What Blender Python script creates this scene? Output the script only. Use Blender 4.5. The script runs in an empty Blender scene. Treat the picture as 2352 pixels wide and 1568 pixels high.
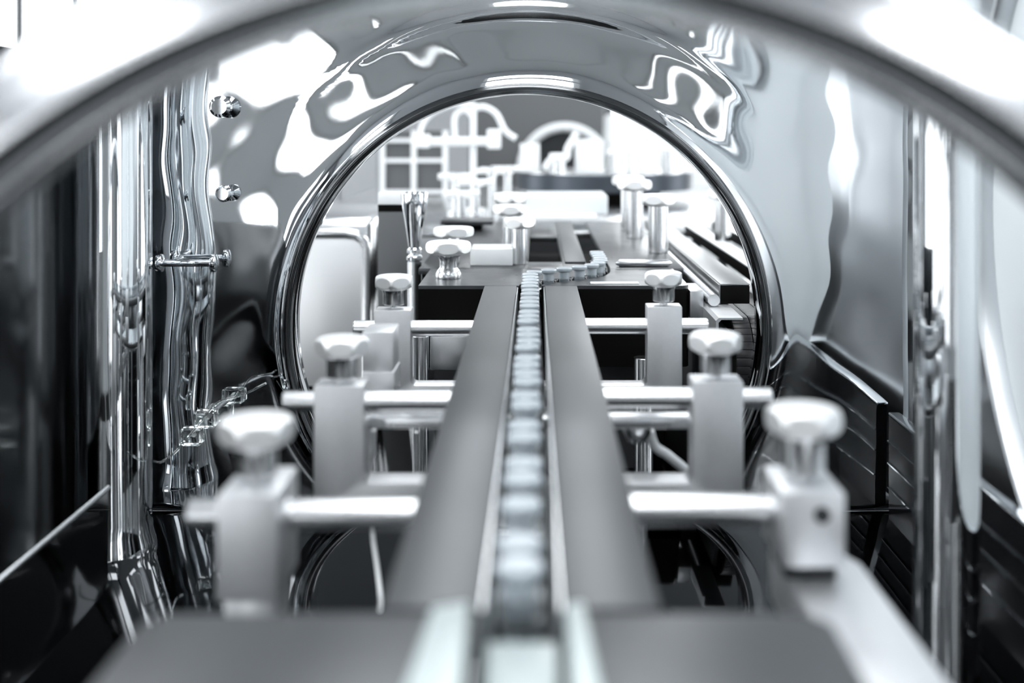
import bpy, bmesh, math, random
from mathutils import Vector, Matrix
random.seed(7)
sc = bpy.context.scene
C = sc.collection
F = 40/36*2352            # focal length in pixels of the 2352 px wide frame
CZ = 1.04                 # height of the lens above the floor

# ------------------------------------------------------------ camera, world, exposure
cd = bpy.data.cameras.new('camera'); cam = bpy.data.objects.new('camera', cd); C.objects.link(cam)
cam.location = (0, 0, CZ); cam.rotation_euler = (math.pi/2, 0, 0)
cd.lens = 40; cd.sensor_width = 36; cd.sensor_fit = 'HORIZONTAL'
cd.shift_x = -(1230-1176)/2352; cd.shift_y = -(784-290)/2352
cd.clip_start = 0.01; cd.clip_end = 60
cd.dof.use_dof = True; cd.dof.focus_distance = 0.95; cd.dof.aperture_fstop = 4.6
sc.camera = cam
w = bpy.data.worlds.new('world'); sc.world = w; w.use_nodes = True
w.node_tree.nodes['Background'].inputs[0].default_value = (0.75, 0.82, 0.9, 1)
w.node_tree.nodes['Background'].inputs[1].default_value = 0.3
vs = sc.view_settings
vs.view_transform = 'Standard'; vs.look = 'None'; vs.gamma = 1; vs.use_curve_mapping = False
vs.exposure = 0.66
sc.cycles.max_bounces = 14; sc.cycles.transmission_bounces = 12; sc.cycles.glossy_bounces = 8
sc.cycles.caustics_reflective = True
sc.cycles.sample_clamp_indirect = 6

def area(name, loc, rot, sx, sy, power, col=(0.95, 0.98, 1)):
    l = bpy.data.lights.new(name, 'AREA'); l.shape = 'RECTANGLE'; l.size = sx; l.size_y = sy
    l.energy = power; l.color = col
    o = bpy.data.objects.new(name, l); C.objects.link(o); o.location = loc; o.rotation_euler = rot
    return o

# ------------------------------------------------------------ materials
def mat(name, col, metal=0.0, rough=0.5, noise=0.0, scale=60, stretch=(1, 1, 1), bump=0.0, emis=None, trans=0.0, ior=1.45, spec=0.5, rvar=0.0, coat=0.0):
    m = bpy.data.materials.new(name); m.use_nodes = True
    nt = m.node_tree; b = nt.nodes['Principled BSDF']
    b.inputs['Base Color'].default_value = (*col, 1)
    b.inputs['Metallic'].default_value = metal; b.inputs['Roughness'].default_value = rough
    b.inputs['Transmission Weight'].default_value = trans; b.inputs['IOR'].default_value = ior
    b.inputs['Specular IOR Level'].default_value = spec; b.inputs['Coat Weight'].default_value = coat
    if emis: b.inputs['Emission Color'].default_value = (*emis[0], 1); b.inputs['Emission Strength'].default_value = emis[1]
    if noise or bump or rvar:
        tc = nt.nodes.new('ShaderNodeTexCoord'); mp = nt.nodes.new('ShaderNodeMapping')
        mp.inputs['Scale'].default_value = stretch
        nz = nt.nodes.new('ShaderNodeTexNoise'); nz.inputs['Scale'].default_value = scale; nz.inputs['Detail'].default_value = 5
        nt.links.new(tc.outputs['Object'], mp.inputs[0]); nt.links.new(mp.outputs[0], nz.inputs['Vector'])
        if noise:
            mx = nt.nodes.new('ShaderNodeMix'); mx.data_type = 'RGBA'
            mx.inputs[6].default_value = (*[max(0, c*(1-noise)) for c in col], 1)
            mx.inputs[7].default_value = (*[min(1, c*(1+noise)) for c in col], 1)
            nt.links.new(nz.outputs['Fac'], mx.inputs[0]); nt.links.new(mx.outputs[2], b.inputs['Base Color'])
        if rvar:
            mr = nt.nodes.new('ShaderNodeMapRange'); mr.inputs[3].default_value = max(0, rough-rvar); mr.inputs[4].default_value = rough+rvar
            nt.links.new(nz.outputs['Fac'], mr.inputs[0]); nt.links.new(mr.outputs[0], b.inputs['Roughness'])
        if bump:
            bp = nt.nodes.new('ShaderNodeBump'); bp.inputs['Strength'].default_value = bump; bp.inputs['Distance'].default_value = 0.0006
            nt.links.new(nz.outputs['Fac'], bp.inputs['Height']); nt.links.new(bp.outputs[0], b.inputs['Normal'])
    return m
M = {
 'alu': mat('satin_aluminium', (0.70, 0.71, 0.725), 0.85, 0.42, noise=0.05, scale=300, bump=0.08),
 'rod': mat('ground_steel_rod', (0.80, 0.81, 0.82), 1, 0.24, rvar=0.05, scale=120),
 'knob': mat('bead_blasted_knob', (0.95, 0.955, 0.96), 0.75, 0.40),
 'rail': mat('grey_guide_rail', (0.098, 0.103, 0.108), 0.75, 0.42, noise=0.05, scale=40, stretch=(1, 0.1, 1), rvar=0.04),
 'plate': mat('grey_machined_plate', (0.085, 0.088, 0.092), 0.9, 0.30, noise=0.25, scale=45, rvar=0.08),
 'steel': mat('stainless_steel', (0.70, 0.71, 0.72), 1, 0.22, rvar=0.06, scale=30),
 'brushed': mat('brushed_steel', (0.62, 0.63, 0.64), 1, 0.34, noise=0.08, scale=90, stretch=(1, 0.08, 1), rvar=0.05),
 'chrome': mat('mirror_polished_steel', (0.74, 0.76, 0.775), 1, 0.025, rvar=0.012, scale=25),
 'panel': mat('mirror_polished_panel', (0.70, 0.72, 0.735), 1, 0.035, rvar=0.02, scale=18),
 'archsteel': mat('satin_polished_arch', (0.84, 0.85, 0.87), 1, 0.16, rvar=0.05, scale=20),
 'satin': mat('satin_steel_side', (0.66, 0.68, 0.70), 1, 0.30, rvar=0.04, scale=20),
 'rimdark': mat('dark_rim_reflection', (0.16, 0.165, 0.17), 1, 0.10, rvar=0.03, scale=20),
 'darkmirror': mat('steel_with_dark_reflections', (0.045, 0.047, 0.050), 1, 0.05, rvar=0.02, scale=12),  # dark reflections in the stainless table are put into this colour
 'black': mat('black_plastic', (0.004, 0.0037, 0.0035), 0, 0.55, spec=0.08),
 'darkgrey': mat('dark_grey_painted_metal', (0.035, 0.037, 0.04), 0.2, 0.5, spec=0.25),
 'belt': mat('dark_belt', (0.035, 0.035, 0.037), 0, 0.4, noise=0.2, scale=150),
 'glass': mat('vial_glass', (0.97, 0.99, 1), 0, 0.0, trans=1, ior=1.47),
 'clear': mat('clear_acrylic', (0.93, 0.97, 0.96), 0, 0.04, trans=1, ior=1.45),
 'frost': mat('frosted_pane', (0.90, 0.94, 0.96), 0, 0.4, trans=0.35, ior=1.3),
 'gloss': mat('black_gloss', (0.006, 0.006, 0.007), 0, 0.12, spec=0.3),
 'rubber': mat('grey_rubber_stopper', (0.43, 0.48, 0.52), 0, 0.22, spec=1.0),
 'rubberd': mat('dark_grey_rubber', (0.17, 0.19, 0.205), 0, 0.4),
 'white': mat('white_plastic', (0.82, 0.84, 0.85), 0, 0.35),
 'guide': mat('pale_plastic_guide', (0.46, 0.52, 0.52), 0, 0.35),
 'chain': mat('dark_chain_plastic', (0.018, 0.018, 0.02), 0, 0.35, spec=0.35),
 'turn': mat('turntable_rim', (0.07, 0.08, 0.095), 0.8, 0.35),
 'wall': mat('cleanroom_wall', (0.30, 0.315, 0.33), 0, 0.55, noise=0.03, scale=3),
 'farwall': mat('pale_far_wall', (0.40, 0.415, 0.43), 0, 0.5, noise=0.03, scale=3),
 'ceil': mat('white_ceiling', (0.42, 0.44, 0.46), 0, 0.7, noise=0.02, scale=2),
 'floor': mat('dark_floor', (0.010, 0.0105, 0.011), 0, 0.85, noise=0.1, scale=3, spec=0.05),
 'lamp': mat('lamp_diffuser', (0.9, 0.9, 0.9), 0, 0.5, emis=((0.95, 0.98, 1), 5)),
 'litpane': mat('bright_pane', (0.9, 0.9, 0.9), 0, 0.5, emis=((0.93, 0.97, 1), 2.6)),
 'frame': mat('grey_frame', (0.11, 0.115, 0.12), 0.2, 0.5),
 'backwall': mat('pale_rear_wall', (0.33, 0.345, 0.355), 0, 0.55, noise=0.04, scale=2),
 'sidemirror': mat('smoky_polished_side', (0.07, 0.075, 0.08), 1, 0.13, rvar=0.03, scale=12),
 'bar': mat('worn_grey_bar', (0.26, 0.265, 0.27), 0.9, 0.33, noise=0.2, scale=60, stretch=(1, 0.2, 1), rvar=0.08),
}

# ------------------------------------------------------------ mesh helpers
def P(px, py, Y):
    return Vector(((px-1230)*Y/F, Y, CZ-(py-290)*Y/F))
def XZ(px, py, Y):
    v = P(px, py, Y); return v.x, v.z
def obj(name, bm, m, parent=None, sharp=35, smooth=True):
    bmesh.ops.recalc_face_normals(bm, faces=bm.faces[:])
    for f in bm.faces: f.smooth = smooth
    if smooth:
        lim = math.radians(sharp)
        for e in bm.edges:
            if len(e.link_faces) == 2 and e.calc_face_angle(0) > lim: e.smooth = False
    me = bpy.data.meshes.new(name); bm.to_mesh(me); bm.free()
    me.materials.append(M[m] if isinstance(m, str) else m)
    o = bpy.data.objects.new(name, me); C.objects.link(o)
    if parent: o.parent = parent; o.matrix_parent_inverse = Matrix.Identity(4); 
    return o
def tag(o, label, cat, group=None):
    o['label'] = label; o['category'] = cat
    if group: o['group'] = group
    return o
def thing(name, label, cat, loc=(0, 0, 0), rz=0, group=None):
    o = bpy.data.objects.new(name, None); C.objects.link(o); o.location = loc; o.rotation_euler = (0, 0, rz)
    o.empty_display_size = 0.01
    return tag(o, label, cat, group)
def struct(name, bm, m, parent=None, **k):
    o = obj(name, bm, m, parent, **k)
    if not parent: o['kind'] = 'structure'
    return o
def B(): return bmesh.new()
def add_box(bm, x0, x1, y0, y1, z0, z1, bev=0.0, seg=2):
    t = bmesh.new()
    bmesh.ops.create_cube(t, size=1)
    for v in t.verts:
        v.co = Vector(((x0+x1)/2+v.co.x*(x1-x0), (y0+y1)/2+v.co.y*(y1-y0), (z0+z1)/2+v.co.z*(z1-z0)))
    if bev: bmesh.ops.bevel(t, geom=t.edges[:], offset=bev, segments=seg, affect='EDGES', profile=0.5)
    join(bm, t); return bm
def join(bm, t):
    me = bpy.data.meshes.new('tmp'); t.to_mesh(me); t.free(); bm.from_mesh(me); bpy.data.meshes.remove(me)
def add_prism(bm, pts, z0, z1, bev=0.0, axis='z', mtx=None):
    """polygon pts in the plane normal to axis, extruded between z0 and z1"""
    t = bmesh.new()
    def mk(p, h):
        if axis == 'z': return Vector((p[0], p[1], h))
        if axis == 'y': return Vector((p[0], h, p[1]))
        return Vector((h, p[0], p[1]))
    a = [t.verts.new(mk(p, z0)) for p in pts]; b = [t.verts.new(mk(p, z1)) for p in pts]
    t.faces.new(a); t.faces.new(b[::-1]); n = len(pts)
    for i in range(n): t.faces.new((a[i], a[(i+1) % n], b[(i+1) % n], b[i]))
    if bev:
        bmesh.ops.recalc_face_normals(t, faces=t.faces[:])
        es = [e for e in t.edges if e.calc_face_angle(0) > 0.5]
        bmesh.ops.bevel(t, geom=es, offset=bev, segments=2, affect='EDGES', profile=0.5)
    if mtx: bmesh.ops.transform(t, matrix=mtx, verts=t.verts)
    join(bm, t); return bm
def add_lathe(bm, prof, loc=(0, 0, 0), seg=32, axis='z', clampr=None, sides=6, rot=0):
    """prof: list of (r, h). clampr(h) gives the flat distance of a sided knob"""
    t = bmesh.new(); rings = []
    for r, h in prof:
        if r < 1e-7: rings.append([t.verts.new((0, 0, h))]); continue
        ring = []
        for i in range(seg):
            a = 2*math.pi*i/seg
            rr = r
            if clampr:
                s = 2*math.pi/sides; q = ((a-rot) % s)-s/2
                rr = min(r, clampr/math.cos(q))
            ring.append(t.verts.new((rr*math.cos(a), rr*math.sin(a), h)))
        rings.append(ring)
    for A, Bq in zip(rings, rings[1:]):
        if len(A) == 1 and len(Bq) == 1: continue
        for i in range(seg):
            j = (i+1) % seg
            if len(A) == 1: t.faces.new((A[0], Bq[i], Bq[j]))
            elif len(Bq) == 1: t.faces.new((A[i], A[j], Bq[0]))
            else: t.faces.new((A[i], A[j], Bq[j], Bq[i]))
    for ring in (rings[0], rings[-1]):
        if len(ring) > 1: t.faces.new(ring)
    if axis == 'x': bmesh.ops.rotate(t, verts=t.verts, matrix=Matrix.Rotation(math.pi/2, 3, 'Y'))
    if axis == 'y': bmesh.ops.rotate(t, verts=t.verts, matrix=Matrix.Rotation(-math.pi/2, 3, 'X'))
    bmesh.ops.translate(t, verts=t.verts, vec=loc)
    join(bm, t); return bm
def add_tube(bm, pts, r, seg=12, cap=True):
    pts = [Vector(p) for p in pts]; t = bmesh.new(); rings = []
    n = len(pts); up = None
    for i, p in enumerate(pts):
        d = (pts[min(i+1, n-1)]-pts[max(i-1, 0)]).normalized()
        if up is None:
            up = Vector((0, 0, 1)) if abs(d.z) < 0.9 else Vector((1, 0, 0))
        a = (up-d*up.dot(d)).normalized(); b = d.cross(a); up = a
        rr = r[i] if isinstance(r, (list, tuple)) else r
        rings.append([t.verts.new(p+(a*math.cos(2*math.pi*k/seg)+b*math.sin(2*math.pi*k/seg))*rr) for k in range(seg)])
    for A, Bq in zip(rings, rings[1:]):
        for i in range(seg):
            j = (i+1) % seg; t.faces.new((A[i], A[j], Bq[j], Bq[i]))
    if cap: t.faces.new(rings[0]); t.faces.new(rings[-1][::-1])
    join(bm, t); return bm
def smoothpath(pts, k=8):
    pts = [Vector(p) for p in pts]; out = []
    for i in range(len(pts)-1):
        p0 = pts[max(i-1, 0)]; p1 = pts[i]; p2 = pts[i+1]; p3 = pts[min(i+2, len(pts)-1)]
        for s in range(k):
            t = s/k
            out.append(0.5*((2*p1)+(p2-p0)*t+(2*p0-5*p1+4*p2-p3)*t*t+(3*p1-p0-3*p2+p3)*t**3))
    out.append(pts[-1]); return out

# ------------------------------------------------------------ the room
RX, RY0, RY1, RZ = 3.6, -5.2, 6.2, 2.9
struct('floor', add_box(B(), -RX, RX, RY0, RY1, -0.1, 0), 'floor', smooth=False)
struct('ceiling', add_box(B(), -RX, RX, RY0, RY1, RZ, RZ+0.1), 'ceil', smooth=False)
struct('wall_left', add_box(B(), -RX-0.1, -RX, RY0, RY1, 0, RZ), 'wall', smooth=False)
struct('wall_right', add_box(B(), RX, RX+0.1, RY0, RY1, 0, RZ), 'wall', smooth=False)
struct('wall_back', add_box(B(), -RX, RX, RY0-0.1, RY0, 0, RZ), 'backwall', smooth=False)
for k_, x_ in enumerate((2.2, 2.9)): struct('reflect_strip_%d' % (k_+1), add_box(B(), x_-0.07, x_+0.07, RY0, RY0+0.03, 0, RZ), 'frame', smooth=False)  # unseen dark wall strips added to reflect as stripes in the tunnel panel
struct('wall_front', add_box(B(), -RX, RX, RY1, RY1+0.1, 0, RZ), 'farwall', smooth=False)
wn = 1
struct('reflect_strip_3', add_box(B(), -RX, RX, RY0, RY0+0.035, 1.92, RZ), 'backwall', smooth=False)  # unseen upper wall band added to shape the table top's reflections
def window(face, c, wd, z0, z1, n):
    global wn
    e = bpy.data.objects.new('window_%d' % wn, None); C.objects.link(e); e['kind'] = 'structure'; wn += 1
    bm = B(); fr = B()
    def bx(bm, u0, u1, z0, z1, d0, d1):
        if face == 'back': add_box(bm, u0, u1, RY0+d0, RY0+d1, z0, z1)
        if face == 'front': add_box(bm, u0, u1, RY1-d1, RY1-d0, z0, z1)
        if face == 'left': add_box(bm, -RX+d0, -RX+d1, u0, u1, z0, z1)
        if face == 'right': add_box(bm, RX-d1, RX-d0, u0, u1, z0, z1)
    bx(bm, c-wd/2, c+wd/2, z0, z1, 0.0, 0.01)
    for i in range(n+1):
        u = c-wd/2+wd*i/n; bx(fr, u-0.02, u+0.02, z0-0.02, z1+0.02, 0.0, 0.04)
    bx(fr, c-wd/2, c+wd/2, z0-0.05, z0, 0.0, 0.035); bx(fr, c-wd/2, c+wd/2, z1, z1+0.05, 0.0, 0.035)
    obj('window_pane', bm, 'litpane', e, smooth=False); obj('window_frame', fr, 'frame', e, smooth=False)
for c_, w_ in ((-2.9, 0.5), (-1.72, 0.42), (-1.15, 0.20), (-0.72, 0.06), (0.85, 0.07), (1.20, 0.12), (1.72, 0.30)):  # unseen glowing strips added behind the camera for streaks in the tunnel panel
    window('back', c_, w_, 0.18, 1.85, 1)
for f_ in ('left', 'right'):  # unseen side panes placed for the bright stripes on the polished columns
    for c_, n_ in ((-3.7, 5), (-1.9, 7), (0.0, 4), (3.2, 5)):
        window(f_, c_, 1.5, 0.52, 2.6, n_)
        window(f_, c_, 1.5, 0.33, 0.43, n_)
window('front', 1.45, 2.1, 0.78, 2.5, 3)
window('front', -2.8, 1.2, 1.15, 2.6, 2)
window('front', 3.05, 0.9, 0.7, 2.5, 1)
kk = 0
for iy, y in enumerate((-1.9, -0.4, 1.2, 2.8, 4.4)):
    for ix, x in enumerate((-2.2, 0, 2.2)):
        e = thing('ceiling_light', 'flush white ceiling light panel above the line, %s column, %s row from the back' % (('left', 'middle', 'right')[ix], ('first', 'second', 'third', 'fourth', 'fifth', 'sixth')[iy]), 'ceiling light', (x, y, RZ), 0, 'ceiling light panels')
        obj('diffuser', add_box(B(), -0.42, 0.42, -0.5, 0.5, -0.03, -0.004), 'lamp', e, smooth=False)
        fr = B()
        for s in (-1, 1):
            add_box(fr, s*0.45-0.03, s*0.45+0.03, -0.56, 0.56, -0.04, 0); add_box(fr, -0.42, 0.42, s*0.53-0.03, s*0.53+0.03, -0.04, 0)
        obj('frame', fr, 'white', e, smooth=False)

# ------------------------------------------------------------ machine base
BZ = CZ-0.306
DZ = CZ-0.14             # top of the rails and decks
e = thing('machine_base', 'dark polished steel machine table carrying the vial line', 'machine base')
obj('table_top', add_box(B(), -0.62, 0.62, 0.22, 3.0, BZ-0.012, BZ, 0.002), 'darkmirror', e)
obj('cabinet', add_box(B(), -0.6, 0.6, 0.26, 2.96, 0.0, BZ-0.012, 0.004), 'brushed', e)

# ------------------------------------------------------------ far tunnel panel with the round opening
def panel_mesh(cx, cz, R, x0, x1, z0, z1, Y, wav=1.0, nu=220, nv=64):
    bm = B(); th0 = math.asin((z0-cz)/R)
    per = [(x1, z0), (x1, z1), (x0, z1), (x0, z0)]
    L = [z1-z0, x1-x0, z1-z0]; T = sum(L)
    def outer(s):
        d = s*T
        if d <= L[0]: return x1, z0+d
        if d <= L[0]+L[1]: return x1-(d-L[0]), z1
        return x0, z1-(d-L[0]-L[1])
    grid = []
    a0, a1 = th0, math.pi-th0
    for i in range(nu+1):
        s = i/nu; a = a0+(a1-a0)*s; ox, oz = outer(s)
        ix, iz = cx+R*math.cos(a), cz+R*math.sin(a)
        row = []
        # rolled rim: goes back through the opening, then round to the face
        for (dr, dy) in ((0.0005, 0.030), (0.0, 0.020), (0.0, 0.010), (0.0002, 0.0045), (0.0010, 0.0020), (0.0023, 0.0005), (0.0040, 0.0), (0.0056, 0.0006)):
            row.append(bm.verts.new((cx+(R+dr)*math.cos(a), Y-0.012+dy, cz+(R+dr)*math.sin(a))))
        for j in range(1, nv+1):
            t = (j/nv)**1.35
            bx_, bz_ = cx+(R+0.0062)*math.cos(a), cz+(R+0.0062)*math.sin(a)
            x = bx_+(ox-bx_)*t; z = bz_+(oz-bz_)*t
            r = math.hypot(x-cx, z-cz)-R
            q = max(0, r-0.0062); y = Y-0.0115+0.0045*(1-math.exp(-q/0.006))+0.0018*(1-math.exp(-(q/0.07)**2))
            f = min(1, r/0.03)*wav
            y += f*(0.00012*math.sin(z*46+x*9+1.4*math.sin(x*21+1))+0.00028*math.sin(x*52+1.6*math.sin(z*31+1))+0.00007*math.sin(z*105+x*60)+0.00005*math.sin(x*130+3*math.sin(z*40)))
            y -= f*0.0016*math.exp(-((r-0.066)/0.006)**2)*max(0, math.sin(a))**6
            row.append(bm.verts.new((x, y, z)))
        grid.append(row)
    for i in range(nu):
        for j in range(len(grid[0])-1):
            bm.faces.new((grid[i][j], grid[i+1][j], grid[i+1][j+1], grid[i][j+1]))
    for v in bm.verts: v.co.z = max(v.co.z, z0)
    return bm
PY = 0.9
e = thing('tunnel_panel', 'mirror polished steel panel with large round opening the vial line runs through', 'panel', (0, 0, 0))
cxp, czp = (1210-1230)*PY/F, CZ-(755-290)*PY/F
o = obj('polished_face', panel_mesh(cxp, czp, 543*PY/F, -0.318, 0.306, BZ+0.0005, CZ+0.13, PY+0.012), 'panel', e, sharp=80)
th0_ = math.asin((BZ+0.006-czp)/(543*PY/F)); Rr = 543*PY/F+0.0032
obj('rim_dark_reflection', add_tube(B(), [(cxp+Rr*math.cos(a_), PY+0.0005, czp+Rr*math.sin(a_)) for a_ in [th0_+(math.pi-2*th0_)*q_/160 for q_ in range(161)]], 0.0042, 16), 'rimdark', e)  # dark tube added to paint the rim's reflection of dark machinery
sd = o.modifiers.new('thickness', 'SOLIDIFY'); sd.thickness = 0.0015; sd.offset = -1

# ------------------------------------------------------------ columns at the chamber's rear corners
def column(px0, px1, Y, label, loops):
    x0 = (px0-1230)*Y/F; x1 = (px1-1230)*Y/F; r = (x1-x0)/2; cx = (x0+x1)/2
    e = thing('corner_column', label, 'column', (cx, Y, BZ), 0, 'polished corner columns')
    bm = B()
    add_lathe(bm, [(r*1.12, 0), (r*1.10, 0.004), (r*1.02, 0.012), (r, 0.022), (r, 0.42), (r*0.9, 0.44), (r*0.5, 0.455), (0, 0.458)], seg=64)
    obj('shaft', bm, 'chrome', e)
    for dz in loops:
        b2 = B(); add_lathe(b2, [(r*1.0, dz), (r*1.025, dz+0.001), (r*1.025, dz+0.005), (r*1.0, dz+0.006)], seg=64)
        obj('dark_band', b2, 'rubberd', e)
    return e
column(168, 345, 0.83, 'wide mirror polished round column at the left rear corner of the chamber', ())
column(2102, 2246, 0.60, 'slimmer mirror polished round column at the right rear corner of the chamber', ())

# side walls of the chamber
bm = B(); add_box(bm, -0.334, -0.330, 0.70, 0.885, BZ, CZ+0.05, 0.0)
add_box(bm, -0.334, -0.330, 0.32, 0.6999, BZ, CZ-0.09, 0.0)  # low unseen extension added to keep the panel's left reflections dark
tag(obj('mirror_wall', bm, 'sidemirror'), 'dark polished side panel left of the wide column', 'panel')
# right side wall with a round porthole
def side_hole(x, y0, y1, z0, z1, cy, cz, R, thick):
    bm = B(); n = 96
    def outer(a):
        dy, dz = math.cos(a), math.sin(a); t = 9
        if dy > 1e-9: t = min(t, (y1-cy)/dy)
        if dy < -1e-9: t = min(t, (y0-cy)/dy)
        if dz > 1e-9: t = min(t, (z1-cz)/dz)
        if dz < -1e-9: t = min(t, (z0-cz)/dz)
        return cy+dy*t, cz+dz*t
    rows = []
    for i in range(n):
        a = 2*math.pi*i/n; oy, oz = outer(a); row = []
        for dr, dx in ((0, thick), (0, -0.006), (0.0015, -0.010), (0.004, -0.011), (0.010, -0.007), (0.018, -0.002), (0.024, 0)):
            ry, rz = cy+(R+dr)*math.cos(a), cz+(R+dr)*math.sin(a)
            row.append(bm.verts.new((x+dx, ry, rz)))
        row.append(bm.verts.new((x, oy, oz))); row.append(bm.verts.new((x+thick, oy, oz)))
        rows.append(row)
    for i in range(n):
        A, Bq = rows[i], rows[(i+1) % n]
        for j in range(len(A)): bm.faces.new((A[j], Bq[j], Bq[(j+1) % len(A)], A[(j+1) % len(A)]))
    return bm
e = thing('porthole_panel', 'polished side panel with round glazed porthole right of the slim column', 'panel')
obj('polished_face', side_hole(0.296, 0.23, 0.893, BZ+0.0005, CZ+0.22, 0.506, CZ-0.05, 0.235, 0.004), 'satin', e)
bm = B(); add_lathe(bm, [(0.2345, 0), (0.2345, 0.003)], loc=(0.2975, 0.506, CZ-0.05), seg=96, axis='x')
obj('pane', bm, 'frost', e)
e = thing('dark_foot_box', 'low black glossy box with thin steel lines at the foot of the right side panel', 'box')
obj('body', add_box(B(), 0.276, 0.2845, 0.30, 0.889, BZ, CZ-0.226, 0.0), 'gloss', e)  # black box added so the tunnel panel reflects a dark lower wall
fr = B()
for z_ in (CZ-0.2255,): add_box(fr, 0.276, 0.2848, 0.30, 0.890, z_, z_+0.002, 0.0006)
for q_ in (0.245, 0.262, 0.281): add_box(fr, 0.2747, 0.2758, 0.30, 0.889, CZ-q_-0.0012, CZ-q_, 0.0)
obj('edge_frame', fr, 'chrome', e)

# low guard along the left
e = thing('guard_strip', 'low dark guard plate with a thin polished rim running along the left of the table', 'guard')
gx = -0.284
obj('guard_plate', add_box(B(), gx-0.0015, gx+0.0015, 0.25, 0.752, BZ, CZ-0.2415), 'darkmirror', e, smooth=False)
bm = B(); add_tube(bm, [(gx, 0.25, CZ-0.24), (gx, 0.756, CZ-0.24)], 0.0017, 12)
obj('rim', bm, 'steel', e)

# ------------------------------------------------------------ near arch
def arch_mesh(cx, cz, prof, z0):
    bm = B(); rings = []; n = 128
    for i in range(n+1):
        ring = []
        for (r, y) in prof:
            th0 = math.asin(max(-1, (z0-cz)/r)); a = th0+(math.pi-2*th0)*i/n
            ring.append(bm.verts.new((cx+r*math.cos(a), y, cz+r*math.sin(a))))
        rings.append(ring)
    m = len(prof)
    for A, Bq in zip(rings, rings[1:]):
        for j in range(m): bm.faces.new((A[j], A[(j+1) % m], Bq[(j+1) % m], Bq[j]))
    bm.faces.new(rings[0]); bm.faces.new(rings[-1][::-1])
    return bm
prof = []
ri, ro, yf, yb = 0.1875, 0.2150, 0.262, 0.292
for (cr, cy, a0) in ((ri+0.006, yb-0.006, 90), (ri+0.009, yf+0.009, 180), (ro-0.007, yf+0.016, 270), (ro-0.006, yb-0.006, 0)):
    rad = {90: 0.006, 180: 0.009, 270: 0.007, 0: 0.006}[a0]
    for k in range(7):
        a = math.radians(a0+90*k/6) if True else 0
        prof.append((cr+rad*math.cos(a), cy+rad*math.sin(a)))
o = obj('entry_arch', arch_mesh(-0.0032, CZ-0.1575, prof, BZ+0.0003), 'archsteel', sharp=60)
tag(o, 'blurred thick rounded polished arch framing the whole view in the foreground', 'arch')

# ------------------------------------------------------------ guide rails and foreground plate
RT = DZ
def rail(x0, x1, label):
    e = thing('guide_rail', label, 'guide rail', (0, 0, 0), 0, 'guide rails beside the vials')
    obj('strip', add_box(B(), x0, x1, 0.331, 0.9995, RT-0.006, RT, 0.0006), 'rail', e)
    s = x1 if x1 < 0 else x0; d = 1 if x1 < 0 else -1
    obj('bright_liner', add_box(B(), min(s, s+d*0.0014), max(s, s+d*0.0014), 0.331, 0.9995, RT-0.030, RT-0.0008, 0.0004), 'rod', e)
rail(-0.0449, -0.0165, 'long flat grey guide rail on the left side of the vial row')
rail(0.0082, 0.0365, 'long flat grey guide rail on the right side of the vial row')
e = thing('infeed_plate', 'wide blurred dark grey plate across the foreground where both rails begin', 'plate')
bm = B()
add_prism(bm, [(-0.112, 0.23), (-0.112, 0.322), (-0.106, 0.329), (-0.0165, 0.329), (-0.0165, 0.23)], RT-0.010, RT-0.0005, 0.0008)
add_prism(bm, [(0.0082, 0.23), (0.0082, 0.329), (0.078, 0.329), (0.084, 0.322), (0.084, 0.23)], RT-0.010, RT-0.0005, 0.0008)
obj('plate_halves', bm, 'rail', e)
obj('support_block', add_box(B(), -0.10, -0.03, 0.245, 0.30, BZ, RT-0.0102, 0.001), 'alu', e)
obj('support_block', add_box(B(), 0.02, 0.075, 0.245, 0.30, BZ, RT-0.0102, 0.001), 'alu', e)
# pale guide pieces on the plate at the mouth of the lane
e = tag(obj('lane_guide', add_prism(B(), [(-0.0335, 0.235), (-0.0290, 0.318), (-0.0190, 0.322), (-0.0170, 0.235)], RT-0.0003, RT+0.006, 0.001), 'guide'), 'small pale plastic lane guide at the bottom centre, left of the first vial', 'guide', 'pale lane guides')
e = tag(obj('lane_guide', add_prism(B(), [(0.0086, 0.235), (0.0086, 0.320), (0.0135, 0.322), (0.0175, 0.235)], RT-0.0003, RT+0.006, 0.001), 'guide'), 'small pale plastic lane guide at the bottom centre, right of the first vial', 'guide', 'pale lane guides')
e = tag(obj('lane_gate', add_prism(B(), [(-0.0125, 0.235), (-0.0135, 0.314), (0.0060, 0.314), (0.0062, 0.235)], RT-0.034, RT-0.002, 0.001), 'guide'), 'pale plastic block filling the lane in front of the first vial', 'gate')

# conveyor belt under the vials
BT = RT-0.0455
e = thing('vial_conveyor', 'narrow dark conveyor belt carrying the row of vials between the rails', 'conveyor')
obj('belt', add_box(B(), -0.0145, 0.0062, 0.25, 0.9985, BT-0.004, BT, 0.001), 'belt', e)
obj('belt_bed', add_box(B(), -0.0120, 0.0040, 0.25, 0.998, BT-0.0057, BT-0.0042), 'brushed', e)
for y in (0.36, 0.55, 0.75, 0.94):
    obj('leg', add_box(B(), -0.0100, 0.0020, y-0.008, y+0.008, BZ, BT-0.0058), 'alu', e)

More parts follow.
